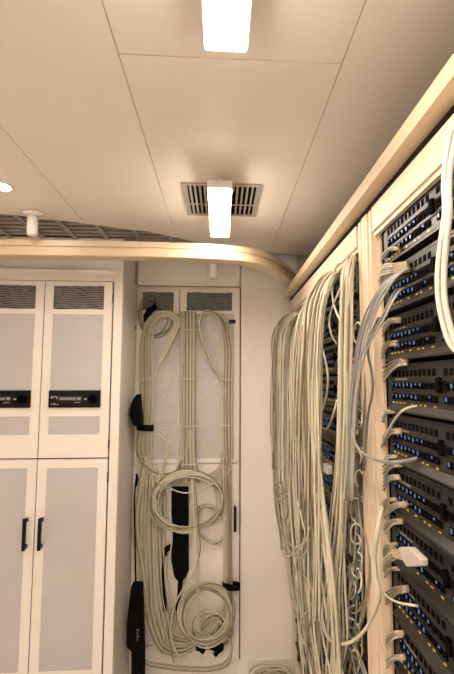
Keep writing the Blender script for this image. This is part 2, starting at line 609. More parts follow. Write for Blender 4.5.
def rack(ya, yb, pl, pr, label):
    """rack with its front on the plane x = RX between ya (near) and yb (far); pl / pr = far / near post widths"""
    t = thing('server_rack', label, 'server rack', (RX + .3, (ya + yb) / 2, FL), 'server racks along the right wall')
    for y0, y1, inner in ((ya, ya + pr, 1), (yb - pl, yb, -1)):
        m = MB()
        W = y1 - y0
        if W > .04:
            # post with two raised ribs and a groove between
            for u0, u1, dx in ((0, .34, 0), (.34, .50, .022), (.50, .80, .002), (.80, 1, .020)):
                if inner == -1:
                    a, b = y1 - W * u1, y1 - W * u0
                else:
                    a, b = y0 + W * u0, y0 + W * u1
                    a, b = y1 - W * (u1), y1 - W * (u0)
                    a, b = y0 + W * u0, y0 + W * u1
                m.box(RX + dx, RX + .026, a + .0004, b - .0004, FL + .1, 2.034)
        else:
            m.box(RX, RX + .018, y0 + .0005, y1 - .0005, FL + .1, 2.034)
        m.build('post', 'rack_paint', t)
    MB().rbox(RX, RX + .02, ya + pr, yb - pl, OT, 2.034, .002).build('top_fascia', 'rack_paint', t)
    m = MB()
    m.box(RX + .006, RX + .016, ya + pr, yb - pl, OT - .011, OT)
    m.build('opening_lip', 'rack_paint', t)
    MB().rbox(RX, RX + .05, ya + .001, yb - .001, FL, FL + .1, .002).build('plinth', 'rack_paint', t)
    m = MB()
    m.box(RX + .002, RX + .62, ya + .0005, yb - .0005, 2.0345, 2.0495)  # black strip fills the cornice gap, standing in for its shade
    m.box(RX + .0262, RX + .62, ya + .001, ya + .006, FL + .1, 2.034)
    m.box(RX + .0262, RX + .62, yb - .006, yb - .001, FL + .1, 2.034)
    m.box(RX + .0262, RX + .036, ya + .006, ya + pr - .012, FL + .1, 2.026)
    m.box(RX + .0262, RX + .036, yb - pl + .012, yb - .006, FL + .1, 2.026)
    m.box(RX + .615, RX + .62, ya + .006, yb - .006, FL + .1, 2.034)
    m.box(RX + .02, RX + .62, ya + .006, yb - .006, 2.026, 2.034)
    m.build('shell', 'rack_interior', t)
    return t


rack(.440, 1.145, .056, .079, 'nearest cream server rack with bare switch fronts at the right edge')
rack(1.147, 1.905, .036, .077, 'middle cream server rack half hidden behind hanging cream cables')
rack(1.907, 2.462, .030, .030, 'farthest narrow cream server rack against the back wall')
rack(-.27, .438, .079, .079, 'cream server rack beside the camera, outside the picture')

PITCH = .1105
UH = .106
XE = .392


def make_unit(width):
    """switch chassis, front on x=0 facing -x, from y=-width/2 to +width/2, z 0..UH"""
    t = thing('network_switch', '', 'network switch', (0, 0, 0))
    hw = width / 2
    MB().rbox(.004, .32, -hw + .012, hw - .012, .004, UH, .001).build('chassis', 'chassis_steel', t)
    fp = MB()
    fp.box(0, .005, -hw, hw, .070, UH)
    fp.box(.002, .006, -hw, hw, .018, .070)
    fp.build('faceplate', 'faceplate_steel', t)
    MB().prism([(-.012, -hw, .004), (-.012, -hw, .008), (0.001, -hw, .019), (.006, -hw, .019), (.006, -hw, .004)], (0, width, 0)).build('front_lip', 'chassis_steel', t)
    ln = MB()
    for z in (.0695, .0445, .099):
        ln.box(-.0012, .001, -hw, hw, z, z + .0012)
    ln.build('ridges', 'chassis_steel', t)['kind'] = 'stuff'
    half = (width - .03) / 2
    rnd = random.Random(3)
    for s in (-1, 1):
        c0 = -hw + .006 if s < 0 else .014
        slots, ports, blue, amb, grn = MB(), MB(), MB(), MB(), MB()
        n = 11
        for k in range(n):
            y = c0 + half * (k + .15) / n
            wd = half / n * .62
            slots.box(-.0008, .003, y, y + wd, .079, .092)
            for z in (.0485, .0245):
                ports.box(-.0006, .004, y, y + wd * 1.15, z + .005, z + .017)
                if rnd.random() < .7:
                    blue.box(-.0016, -.0003, y + wd * .30, y + wd * .72, z + .017 - rnd.uniform(.004, .009), z + .0162)
                a = rnd.random()
                if z < .03 and a < .75:
                    (amb if a < .55 else grn).box(-.0016, -.0002, y + wd * .1, y + wd * .75, .0205, .0235)
        slots.build('vent_slots', 'slot_black', t)['kind'] = 'stuff'
        ports.build('port_rows', 'slot_black', t)['kind'] = 'stuff'
        blue.build('blue_port_gleams', 'blue_gleam', t)['kind'] = 'stuff'  # glowing bars imitate a gleam on each port
        amb.build('amber_indicators', 'amber_light', t)['kind'] = 'stuff'
        if grn.v:
            grn.build('green_indicators', 'green_light', t)['kind'] = 'stuff'
    MB().rbox(-.006, .002, -.004, .010, .048, .076, .002).build('latch', 'slot_black', t)
    mk = MB()
    for k in range(9):
        y = hw - .03 - k * .007
        mk.box(-.0006, .001, y - .004, y, .0715 + .0005, .0752)
    mk.build('printed_marks', 'print_white', t)['kind'] = 'stuff'
    for s in (-1, 1):
        MB().box(-.001, .004, s * (hw + .006) - .012, s * (hw + .006) + .012, .01, UH - .01).build('mounting_ear', 'faceplate_steel', t)
    return t


proto = make_unit(.474)
ordn = ['topmost', 'second', 'third', 'fourth', 'fifth', 'sixth', 'seventh', 'eighth', 'ninth', 'tenth', 'eleventh', 'twelfth', 'thirteenth', 'fourteenth', 'fifteenth', 'sixteenth']
first = True
for (yc, who, scl, grp, zoff, nmax) in ((.795, 'of the nearest rack', 1.0, 'switches in the nearest rack', 0, 15), (1.545, 'of the middle rack', 1.12, 'switches in the middle rack', -.02, 15), (2.18, 'of the farthest rack', .94, 'switches in the farthest rack', -.03, 15)):
    for k in range(nmax):
        z = 1.7515 + PITCH - k * PITCH + zoff
        if k == 0 and z + UH > OT:
            z = OT - UH - .004
        o = proto if first else copy_tree(proto)
        first = False
        o.location = (XE, yc, z)
        o.scale = (1, scl, 1)
        o['label'] = 'dark grey switch with blue port gleams, %s from the top %s' % (ordn[k], who)
        o['category'] = 'network switch'
        o['group'] = grp

# ================================================================== CABLES
def cable(pts, r, m, name='network_cable', parent=None, label=None, group=None, per=7, sides=6):
    o = MB().tube(crom(pts, per), r, sides).build(name, m, parent)
    if label:
        tag(o, label, 'cable', group)
    return o


def bundle(ctrl, n, r, mats, label, group, sx=6.0, sX=.03, jig=.8, axis=0, taper=None, per=6, seed=0, cut=None, name='network_cable', parent=None, shape='flat'):
    """n strands following the control list [(px, py, depth)], spread sideways by sx pixels and sX metres in depth"""
    rnd = random.Random(seed)
    objs = []
    for i in range(n):
        u = (i + .5) / n * 2 - 1 + rnd.uniform(-.6, .6) / n
        v = rnd.uniform(-1, 1)
        c = ctrl
        if cut:
            keep = rnd.randint(cut, len(ctrl))
            c = ctrl[:keep]
        P = []
        for k, q in enumerate(c):
            tp = taper[k] if taper else 1.0
            dx = u * sx * tp + rnd.uniform(-jig, jig) * tp * (1 + 1.1 * max(0, (q[1] - 420) / 120.0) if sx > 5.3 else 1)
            dz = v * sX * tp
            yj = q[1] + rnd.uniform(-1, 1) * jig
            pt = at(q[0] + dx, yj, axis, q[2] + dz)
            if axis == 0 and pt.y > 2.44:
                pt = at(q[0] + dx, yj, 1, 2.44 + .012 * v)
            P.append(pt)
        side = '' if n < 9 else [', left side', ', middle', ', right side'][min(2, int(3 * i / n))]
        o = cable(P, r * rnd.uniform(.92, 1.1), rnd.choice(mats), name, parent, label + side if parent is None else None, group if parent is None else None, per)
        objs.append(o)
    return objs


# ---- curtain of cables in front of the middle and far racks
GA = 'cables hanging from the farthest rack'
bundle([(303, 318, .43), (296, 313, .37), (286, 320, .335), (279.5, 335, .315), (277.5, 365, .305), (277.5, 420, .30), (278, 470, .30), (281, 505, .305), (285, 550, .315), (291, 600, .322)], 20, .0031, CABLE,
       'thin cream network cable in the leftmost bundle hanging over the far rack', GA, sx=5.8, sX=.020, jig=1.3, taper=[1, .8, .9, 1, 1, 1, 1.0, .9, .8, .8], cut=7, seed=1)
GB = 'cables hanging between the farthest and middle racks'
bundle([(316, 305, .43), (309, 304, .385), (302, 316, .35), (296, 340, .335), (293, 380, .325), (292, 430, .32), (293, 500, .32), (298, 570, .325), (304, 630, .33), (312, 690, .335)], 21, .0032, CABLE,
       'thin cream network cable hanging where the far and middle racks meet', GB, sx=6.3, sX=.022, jig=1.4, taper=[.9, .8, .9, 1, 1, 1, 1.1, 1.1, 1.1, 1.1], cut=8, seed=2)
GC = 'cables hanging from the middle rack'
bundle([(344, 275, .43), (334, 272, .385), (324, 283, .355), (315, 308, .335), (311.5, 350, .325), (310.5, 410, .32), (310.5, 480, .32), (311, 550, .325), (313, 620, .33), (320, 690, .335), (323, 755, .345)], 32, .0033, CABLE,
       'cream network cable in the wide curtain hanging from the middle rack', GC, sx=10.8, sX=.026, jig=1.5, taper=[.6, .75, .9, 1, 1, 1, 1, 1.15, 1.3, 1.3, 1.1], cut=8, seed=3)
bundle([(333, 276, .40), (324, 284, .355), (316, 310, .33), (313, 360, .318), (314, 420, .312), (319, 480, .31), (326, 540, .312), (332, 590, .318), (336, 640, .325), (338, 690, .33), (340, 780, .34), (341, 860, .345)], 9, .0033, CABLE,
       'cream network cable slanting to the right across the lower middle rack', GC + ', slanting', sx=3.5, sX=.008, jig=.8, seed=4)
GD = 'cables hanging beside the cream post'
bundle([(358, 262, .43), (353, 257, .385), (348.5, 270, .362), (346, 300, .352), (344.5, 350, .348), (344, 410, .345), (341.5, 470, .345), (338, 530, .345), (335, 590, .347), (334, 640, .35), (335, 690, .352), (336, 780, .355), (338, 870, .36)], 18, .0033, CABLE,
       'cream network cable in the straight bundle hanging beside the cream rack post', GD, sx=6.9, sX=.012, jig=1.1, taper=[.4, .6, .85, 1, 1, .9, 1, 1.1, 1.3, 1.4, 1.4, 1.3, 1.2], seed=5)
# lower strands nearer to the post and loose strands in the dark
bundle([(362, 330, .44), (357, 350, .40), (356, 400, .385), (357, 450, .39), (357, 500, .385), (355, 560, .385), (352, 620, .38), (350, 690, .38), (350, 800, .38)], 14, .0034, CABLE + CGREY,
       'tangled cable against the left side of the cream post', 'tangled cables beside the post', sx=7, sX=.014, jig=4.2, seed=6)
lo = 'loose cream cable looping through the open middle rack, '
cable([at(*q) for q in ((345, 262, 0, .375), (336, 266, 0, .352), (332.5, 282, 0, .345), (333, 300, 0, .345), (338, 316, 0, .345), (345, 326, 0, .352))], .0036, CABLE[0], label=lo + 'upper one of two that cross', group='loose loops')
cable([at(*q) for q in ((345, 278, 0, .37), (338, 294, 0, .348), (332, 308, 0, .342), (329.5, 322, 0, .342), (332, 336, 0, .345), (337, 344, 0, .36))], .0036, CABLE[1], label=lo + 'lower one of two that cross', group='loose loops')
cable([at(*q) for q in ((321, 345, 0, .335), (325, 358, 0, .335), (328, 378, 0, .335), (326, 398, 0, .335), (321, 415, 0, .335), (319, 430, 0, .335))], .0034, CABLE[1], label='single cream cable bowing to the right of the wide curtain', group='loose loops')
cable([at(*q) for q in ((337, 400, 0, .35), (334, 412, 0, .345), (330, 424, 0, .36), (326, 430, 0, .385))], .0034, CABLE[0], label='short cream cable running left from the post bundle', group='loose loops')
rc = random.Random(77)
for i in range(34):
    cx, cy = rc.uniform(346, 361), 335 + 9.8 * i + rc.uniform(-5, 5)
    a0, sp = rc.uniform(0, 6.3), rc.uniform(2.5, 4.5)
    rx, ry = rc.uniform(4, 8), rc.uniform(7, 15)
    P = [at(min(362, cx + rx * math.cos(a0 + sp * q / 6)), cy + ry * math.sin(a0 + sp * q / 6), 0, .365 + .006 * math.sin(q + i)) for q in range(7)]
    cable(P, .0024, (CABLE + CGREY[:1])[i % 5], label='short curled cable in the dark gap left of the cream post', group='curls beside the post', per=4)
# small loops at the foot of the leftmost bundle
for i, pts in enumerate([[(289, 520), (283, 542), (282, 552), (288, 556), (298, 551), (306, 540), (309, 528)],
                         [(287, 530), (287, 544), (292, 553), (300, 558), (306, 552), (309, 540)],
                         [(281, 490), (279, 505), (281, 517), (285, 520), (288, 512), (287, 498)],
                         [(297, 500), (302, 520), (305, 535), (300, 546), (292, 546), (287, 538)],
                         [(304, 575), (312, 590), (311, 606), (302, 618), (300, 632), (306, 645)],
                         [(294, 610), (300, 622), (306, 628), (312, 620), (318, 612)]]):
    cable([at(x, y, 0, .285 + .004 * i) for x, y in pts], .0028, CABLE[i % 3], label='thin cream cable curled in a small loop at the foot of the curtain', group='small curls in the curtain')
rn = random.Random(11)
for i in range(9):
    cx, cy = 281 + rn.uniform(-3, 5), 493 + rn.uniform(-8, 8)
    P = [at(cx + (4 + rn.uniform(-2, 2)) * math.cos(a * .9 + i), cy + 5 * math.sin(a * .9 + i), 0, .29 + rn.uniform(-.006, .006)) for a in range(6)]
    cable(P, .0024, CABLE[i % 4], label='tiny knotted cable end on the leftmost hanging bundle', group='knotted ends', per=4)

# ---- grey cables crossing the post from the nearest rack
GG = 'grey cables crossing the cream post'
bundle([(408, 269, .391), (400, 272, .366), (390, 281, .350), (380, 295, .343), (371, 313, .338), (363, 337, .334), (356.5, 372, .333), (353, 405, .333), (351, 450, .336), (349, 500, .340)], 5, .0025, [CGREY[0], CGREY[2], CGREY[0], CGREY[1]],
       'grey cable arching over the post from the cream plug block', GG + ', upper', sx=5.2, sX=.004, jig=.5, taper=[.5, .5, .7, .9, 1, 1, .8, .7, .7, .7], seed=21)
bundle([(403, 288, .391), (397, 292, .368), (390, 304, .352), (383, 318, .344), (374, 334, .338), (364, 352, .334), (357, 376, .332), (353.5, 400, .332), (351, 440, .335), (349, 490, .338)], 4, .0025, [CGREY[0], CGREY[2]],
       'grey cable sweeping down across the post from the second plug row', GG + ', lower', sx=3.0, sX=.004, jig=.5, seed=22)
bundle([(417, 458.5, .391), (408, 460.5, .372), (398, 462, .352), (386, 462, .341), (374, 459, .336), (362, 452.5, .333), (354, 441, .334), (350, 424, .338), (349, 400, .345)], 2, .0034, CGREY,
       'dark grey cable curving left from its plug across the post', GG + ', middle', sx=.4, sX=.004, jig=.3, seed=23)
cable([at(*q) for q in ((379, 318, 0, .350), (371, 335, 0, .347), (368, 352, 0, .352), (372, 375, 0, .356), (372.5, 392, 0, .356), (368, 415, 0, .356), (366, 440, 0, .36), (364, 470, 0, .37))], .003, CGREY[1], label='dark cable bowing along the face of the post', group=GG + ', bow')
bundle([(383, 505, .385), (378, 530, .352), (374, 555, .345), (376, 578, .345), (379, 593, .345), (377, 606, .345), (369, 624, .343), (356, 639, .340), (342, 644, .337), (330, 639, .334), (323.5, 625, .332), (323, 605, .333), (328, 580, .336), (335, 555, .34)], 2, .0040, ['cable_white', CABLE[1]],
       'thick pale cable looping low across the post and back up', GG + ', loop', sx=.9, sX=.003, jig=.3, seed=24)

# ---- fat white cables at the right edge
for i, dx in enumerate((-2.0, 4.2)):
    cable([at(x + dx * s, y, 0, X) for x, y, X, s in ((456, 118, .385, 1), (449, 150, .35, 1), (446, 180, .342, .8), (446.5, 212, .339, .7), (442.5, 245, .336, .9), (440, 272, .335, 1), (440.5, 298, .336, 1), (445, 322, .340, 1), (452, 343, .346, 1), (466, 362, .355, 1))] + [Vector((.364, .56 - .012 * i, 1.52)), Vector((.378, .54 - .012 * i, 1.47)), Vector((.390, .53 - .012 * i, 1.45))],
          .0048, 'cable_white', label='thick white cable hanging in front of the nearest rack, right edge', group='thick white cables', sides=8)

# ---- patch leads plugged into the nearest rack
def patch_lead(px, py, k, label, group, big=False, droop=1.0):
    t = None
    rr = random.Random(int(px * 7 + py * 13 + k))
    off = (k - 1) * 2.2
    e = at(px + rr.uniform(-1, 1), py + off * .6, 0, .388)
    a = at(px - 9, py + off * .9 + .8, 0, .376)
    P = [at(374 + rr.uniform(-3, 0), py + 26 * droop + off * 3, 0, .435), at(379.5 + rr.uniform(-.5, 1), py + 15 * droop + off * 2.4, 0, .405),
         at((380 + px - 9) / 2 + 1, py + 5 * droop + off * 1.5, 0, .383), a]
    o = thing('patch_lead', label, 'cable', e, group)
    cable(P + [(Vector(a) + Vector(e)) / 2], .0024, rr.choice(CABLE[1:3] + CGREY[:1]), 'lead', o)
    d = (Vector(e) - Vector(a))
    MB().tube([Vector(a) + d * .05, Vector(a) + d * .25, Vector(a) + d * .7, Vector(e)], .0034, 8, rfun=lambda u: .6 + .5 * u).build('plug', 'boot_cream', o)


rows = [(399, 249, 2), (398, 274, 3), (400, 320, 3), (397, 343, 3), (407, 361, 4), (396, 412, 2), (400, 431, 3), (398, 457, 2), (402, 464, 3), (400, 477, 3), (396, 500, 2), (407, 504, 3), (403, 521, 3), (396, 545, 3), (401, 569, 2), (408, 588, 4), (404, 633, 4), (404, 657, 3)]
for (px, py, n) in rows:
    for k in range(n):
        zr = at(px, py, 0, .39).z
        iu = max(0, min(14, int(math.floor((1.862 + PITCH - zr) / PITCH))))
        patch_lead(px, py, k, 'cream patch lead plugged into the %s switch from the top of the nearest rack' % ordn[iu], 'patch leads in the nearest rack')
# big cream plug block with grey leads
pb = thing('plug_block', 'cream block of cable plugs at the upper left of the nearest rack', 'plug', at(402, 270, 0, .385), 'plugs')
for i in range(5):
    a, b = at(388 + i * .8, 273 - i * 2.2, 0, .368), at(409 - i * .5, 270.5 - i * 2.0, 0, .388)
    MB().tube([a, a.lerp(b, .3), a.lerp(b, .6), b], .0032, 8, rfun=lambda u: .55 + .5 * min(1, u * 1.6)).build('plug', 'boot_cream', pb)
    c = at(378 + i, 283 - i * 3.5, 0, .40)
    cable([c, c.lerp(a, .55) + Vector((-.006, 0, .004)), a, a.lerp(b, .2)], .0025, CABLE[i % 3], 'lead', pb)
# loose lead arcing up to a plug
cable([at(*q) for q in ((380, 452, 0, .40), (384, 440, 0, .375), (392, 424, 0, .362), (401, 412, 0, .362), (409, 407.5, 0, .372), (417, 406, 0, .388))], .0026, CABLE[1], label='single grey-cream lead arching up to a plug on the fourth switch', group='single leads')
cable([at(*q) for q in ((381, 590, 0, .40), (389, 598, 0, .37), (400, 603, 0, .368), (411, 605, 0, .375), (418, 606, 0, .388))], .0026, CABLE[0], label='single cream lead running right below the white adapter', group='single leads')
# strands standing inside the cable channel of the nearest rack
rn = random.Random(31)
for i in range(10):
    x0 = 383 + rn.uniform(-2, 6)
    cable([at(x0 + rn.uniform(-2, 2), y, 0, .425) for y in (225, 300, 380, 460, 540, 620, 690)], .0022, (CGREY + CABLE[2:3])[i % 3], label='thin dim cable running down the channel behind the post', group='channel cables', per=4)
# white adapter
ad = thing('power_adapter', 'small white adapter hanging among the patch leads of the nearest rack', 'adapter', at(408, 567, 0, .365))
q = [at(398, 547, 0, .356), at(408, 547, 0, .356), at(420, 559, 0, .356), at(420, 566, 0, .356), at(406, 567, 0, .356), at(400, 557, 0, .356)]
import bmesh
m = MB().prism(q, (.016, 0, 0))
o = m.build('housing', 'adapter_white', ad)
bv = o.modifiers.new('bevel', 'BEVEL'); bv.width = .003; bv.segments = 3
q = [at(390, 548.5, 0, .354), at(399, 550, 0, .354), at(401, 560, 0, .354), at(393, 557, 0, .354)]
o = MB().prism(q, (.014, 0, 0)).build('plug', 'boot_cream', ad)
for i in range(3):
    cable([at(397, 552 + i * 3, 0, .358), at(390, 554 + i * 4, 0, .362), at(384, 560 + i * 5, 0, .385), at(379, 572 + i * 5, 0, .41)], .0024, CABLE[i], 'lead', ad)
# small white plug hanging in the dark of the middle rack
cw = at(327, 468, 0, .36)
tag(MB().rbox(.352, .372, cw.y - .03, cw.y + .03, cw.z - .016, cw.z + .012, .004).build('wall_plug', 'white_plastic'), 'white plug showing between the hanging cables of the middle rack', 'plug')

# ================================================================== COILS ON THE BACK CABINET
def Y(pts, y):
    return [at(px, py, 1, y + (dy[0] if dy else 0)) for px, py, *dy in pts]


CR = .0029
rn = random.Random(5)
# left skein: diagonal return, arch, left bundle, bottom arc, half of the centre bundle
ls = thing('cable_skein', 'tall skein of cream cable on the left of the grey doors, bound with black strap', 'cable coil', at(160, 470, 1, 2.46), 'cable skeins')
n = 18
for i in range(n):
    u = i / (n - 1)
    yy = 2.455 - .014 * math.sin(i * 2.1)
    P = [(146 + 7 * u, 398, .012), (147 + 7 * u, 384, .009), (157 + 8 * (1 - u) * .6 + 2 * u, 362), (168 + 5 * (1 - u), 340), (175 + 5 * (1 - u) - 1 * u, 324 + 2 * u), (171 + 4 * (1 - u), 314 + 4 * u), (161, 310.5 + 6.5 * u),
         (149 + 7 * u, 318 + 6 * u), (141.5 + 11 * u, 335 + 4 * u), (139.5 + 13 * u, 358), (139.5 + 14 * u, 380), (139.5 + 13.5 * u, 405), (138.5 + 13 * u, 428)]
    if i < 10:
        P += [(136 + 13 * u, 446), (138.5 + 15 * u, 460), (147 + 12 * u, 472 - 6 * u), (162, 479 - 8 * u), (174, 475 - 8 * u), (179 + 1 * u, 464 - 4 * u), (181 + 12 * u, 448), (181 + 12.5 * u, 400), (181.5 + 12.5 * u, 350), (181 + 13 * u, 315), (181 + 13 * u, 312.5, .008)]
    else:
        P += [(139 + 13 * u, 450), (143 + 9 * u, 468), (149 + 5 * u, 482), (152 + 5 * u, 500, -.01)]
    cable(Y(P, yy), CR, CABLE[(i * 3) % 4 if i % 5 else 1], 'strand', ls, per=6)
# ties and the black strap
def tie(px0, px1, py, y, parent, m='cable_white', h=.9, slope=0):
    a, b = at(px0, py, 1, y), at(px1, py + slope, 1, y)
    hz = h / F * 2.45 / 2
    P = []
    for k in range(16):
        t = 2 * math.pi * k / 16
        c = a.lerp(b, .5 + .5 * math.cos(t))
        P.append(c + Vector((0, .020 * math.sin(t), 0)))
    mm = MB()
    n0 = 0
    for k in range(16):
        for dz in (-hz, hz):
            mm.v.append(P[k] + Vector((0, 0, dz)))
    for k in range(16):
        k2 = (k + 1) % 16
        mm.f.append([2 * k, 2 * k2, 2 * k2 + 1, 2 * k + 1]); mm.sm.append(True)
    o = mm.build('cable_tie' if m != 'black_fabric' else 'strap', m, parent)
    sd = o.modifiers.new('solid', 'SOLIDIFY'); sd.thickness = .002; sd.offset = 1
    return o


tie(138, 155, 379.5, 2.452, ls)
tie(137, 153.5, 427, 2.448, ls, 'black_fabric', 6, 1)
# centre bundle
cb = thing('cable_bundle', 'straight vertical bundle of cream cable down the middle of the grey doors', 'cable bundle', at(188, 480, 1, 2.45), 'cable skeins')
for i in range(18):
    u = i / 17
    yy = 2.452 - .012 * math.sin(i * 1.7 + 1)
    s = -1 if i % 2 else 1
    P = [(180.5 + 15 * u, 313, .014), (180.5 + 15 * u, 312, .002), (180.5 + 15 * u, 318), (181 + 14.5 * u, 330), (181.5 + 13.5 * u, 380), (181 + 14 * u, 430), (180 + 16 * u, 460), (177 + 22 * u, 474), (168 + 40 * u, 482 + (i % 3))]
    cable(Y(P, yy), CR, CABLE[(i * 5 + 1) % 4], 'strand', cb, per=6)
tie(179.5, 197, 330, 2.448, cb); tie(180.5, 196.5, 379, 2.448, cb); tie(180, 197, 426, 2.448, cb); tie(178.5, 198, 464, 2.448, cb)
# right skein
rs = thing('cable_skein', 'tall skein of cream cable on the right of the grey doors, arched at the top', 'cable coil', at(222, 470, 1, 2.46), 'cable skeins')
n = 15
for i in range(n):
    u = i / (n - 1)          # 0 = inner (left) strand, 1 = outer
    yy = 2.453 - .012 * math.sin(i * 1.9)
    P = []
    if i < 8:
        P += [(223 + 4 * u, 395, .010), (222 + 3 * u, 381, .008), (214 + 2 * u - 3 * u, 368), (206 - 2 * u, 350), (200.5 - 3 * u, 333), (199.5 - 1.5 * u, 321 - 2 * u)]
    else:
        P += [(199 - 1 * u, 324), (199.5 - 1 * u, 319)]
    P += [(203.5, 313.5 - 2 * u), (209.5, 313.2 - 2.6 * u), (216.5 + 2 * u, 317 - 3 * u), (221 + 6.5 * u, 328 - 3 * u), (222.5 + 10.5 * u, 350), (222 + 10.5 * u, 380), (222 + 10 * u, 410), (222 + 10.5 * u, 435)]
    if i % 2 == 0:
        P += [(222 + 10 * u, 452), (219 + 11 * u, 466 + 2 * u), (212 + 10 * u, 473 + 6 * u), (203 + 4 * u, 475 + 8 * u), (196 + 1 * u, 468 + 6 * u), (194 - 4 * u, 455), (193 - 4 * u, 430)]
    else:
        P += [(223 + 9 * u, 460), (222.5 + 9 * u, 490), (223 + 9 * u, 530), (223 + 9 * u, 570), (224 + 9 * u, 590), (225 + 8 * u, 610)]
    cable(Y(P, yy), CR, CABLE[(i * 3 + 1) % 4], 'strand', rs, per=6)
tie(221, 232.5, 379.8, 2.45, rs); tie(221, 233, 425, 2.45, rs)

# right hanging bundle below
rb = thing('cable_bundle', 'vertical bundle of cream cable right of the loops, tied low with black strap', 'cable bundle', at(228, 600, 1, 2.45), 'cable skeins')
for i in range(13):
    u = i / 12
    P = [(221 + 9 * u, 468), (222 + 9 * u, 485), (223.5 + 8 * u, 520), (223.5 + 8 * u, 560), (224 + 8 * u, 587), (226 + 6 * u, 605), (223 + 10 * u - 4 * (i % 3), 622), (212 + 16 * u - 5 * (i % 2), 640), (200 + 12 * u, 648)]
    cable(Y(P, 2.452 + .010 * math.sin(i * 2.3)), CR, CABLE[(i * 3 + 2) % 4], 'strand', rb, per=6)
tie(222.5, 240, 585, 2.447, rb, 'black_fabric', 6, 1.5)

# hanging loop under the skeins
def coil(cx, cy, ax, ay, turns, y, label, jit=2.0, seed=0, start=0.0, name='cable_coil', mats=CABLE, r=.0038, rot=0):
    rr = random.Random(seed)
    t = thing(name, label, 'cable coil', at(cx, cy + ay, 1, y), 'round cable coils')
    for k in range(turns):
        P = []
        ox, oy = rr.uniform(-jit, jit), rr.uniform(-jit, jit)
        sa, sb = 1 + rr.uniform(-.1, .06), 1 + rr.uniform(-.1, .06)
        yo = rr.uniform(-.012, .012)
        for q in range(14):
            a = 2 * math.pi * q / 14 + start
            ca, sn = ax * sa * math.cos(a), ay * sb * math.sin(a)
            x = cx + ox + ca * math.cos(rot) - sn * math.sin(rot) + rr.uniform(-.4, .4)
            yv = cy + oy + ca * math.sin(rot) + sn * math.cos(rot) + rr.uniform(-.4, .4)
            P.append(at(x, yv, 1, y + yo + .008 * math.sin(a * 1 + k)))
        MB().tube(crom(P, 4, True), r, 6, closed=True).build('strand', mats[(k * 3 + seed) % len(mats)], t)
    return t


coil(187, 502, 35, 29, 11, 2.415, 'large loose cream cable loop hanging below the middle bundle', 3.4, 1, rot=-.12)
coil(209, 524, 15, 21, 4, 2.45, 'small cream cable loop hanging below the large loop, right', 1.6, 2, rot=-.5)
coil(206, 614, 25.5, 29, 14, 2.41, 'round cream cable coil above the black fastening straps', 4.2, 3, rot=.2)
coil(213, 630, 17, 16, 8, 2.435, 'lesser cream cable coil lying behind the round coil', 4.5, 4, rot=.5)
coil(155, 316, 16, 20, 3, 2.462, 'grey cable coil at the upper left door behind the left skein', 2.0, 5, mats=[CABLE[1], CGREY[0], CABLE[2]], r=.0036)

# long U-shaped hanging strands, lower left to lower right
lu = thing('cable_hank', 'long hank of cream cable sagging from lower left to the right bundle', 'cable coil', at(170, 655, 1, 2.45), 'cable hanks')
n = 26
for i in range(n):
    u = i / (n - 1)
    dy = -.02 + .045 * ((i * 7) % n) / n
    x0 = 141 + 24 * u
    P = [(x0 + 6 - 12 * u, 456 + 15 * u), (x0 + 2 - 2 * u, 484), (x0 + 1, 500), (x0, 540), (x0 + 2, 580), (x0 + 2 + 4 * u, 605), (x0 + 7 + 4 * u, 632 - 8 * u), (160 + 14 * u, 652 - 20 * u), (178 + 8 * u, 658 - 22 * u), (194 + 6 * u, 650 - 18 * u), (208 + 3 * u, 636 - 14 * u), (219 + 4 * u, 618 - 10 * u), (224 + 6 * u, 600 - 6 * u)]
    cable(Y([(a + rn.uniform(-.8, .8), b + rn.uniform(-.8, .8)) for a, b in P], 2.455 + dy * .6), CR * .95, CABLE[(i * 5) % 4], 'strand', lu, per=6)
# strands bulging to the left
bl = thing('cable_hank', 'slim hank of cream cable bulging left beside the long hank', 'cable coil', at(138, 580, 1, 2.45), 'cable hanks')
for i in range(9):
    u = i / 8
    P = [(140 + 9 * u, 456, .02), (137 + 9 * u, 474), (135 + 8 * u, 492), (132 + 8 * u, 515), (133 + 8 * u, 540), (137.5 + 7 * u, 562), (141.5 + 6 * u, 582 + 6 * u), (145 + 4 * u, 615)]
    cable(Y(P, 2.44 + .008 * math.sin(i * 2)), CR * .9, CABLE[(i * 3 + 1) % 4], 'strand', bl, per=6)
# bottom hank
bh = thing('cable_hank', 'flat hank of cream cable lying along the bottom below the round coil', 'cable coil', at(188, 670, 1, 2.45), 'cable hanks')
for i in range(6):
    u = i / 5
    P = [(159 + 4 * u, 652 + 2 * u), (149 + 2 * u, 642 + 3 * u), (142.5 + 1 * u, 650 + 2 * u), (146, 660 + 4 * u), (160, 663 + 5 * u), (185, 666 + 5 * u), (212, 666 + 5 * u), (226 + 2 * u, 660 + 5 * u), (231 + u, 648 + 2 * u), (228 + 2 * u, 638), (222, 632)]
    cable(Y(P, 2.43 + .012 * math.sin(i * 2.4)), CR * .95, CABLE[(i + 1) % 4], 'strand', bh, per=6)
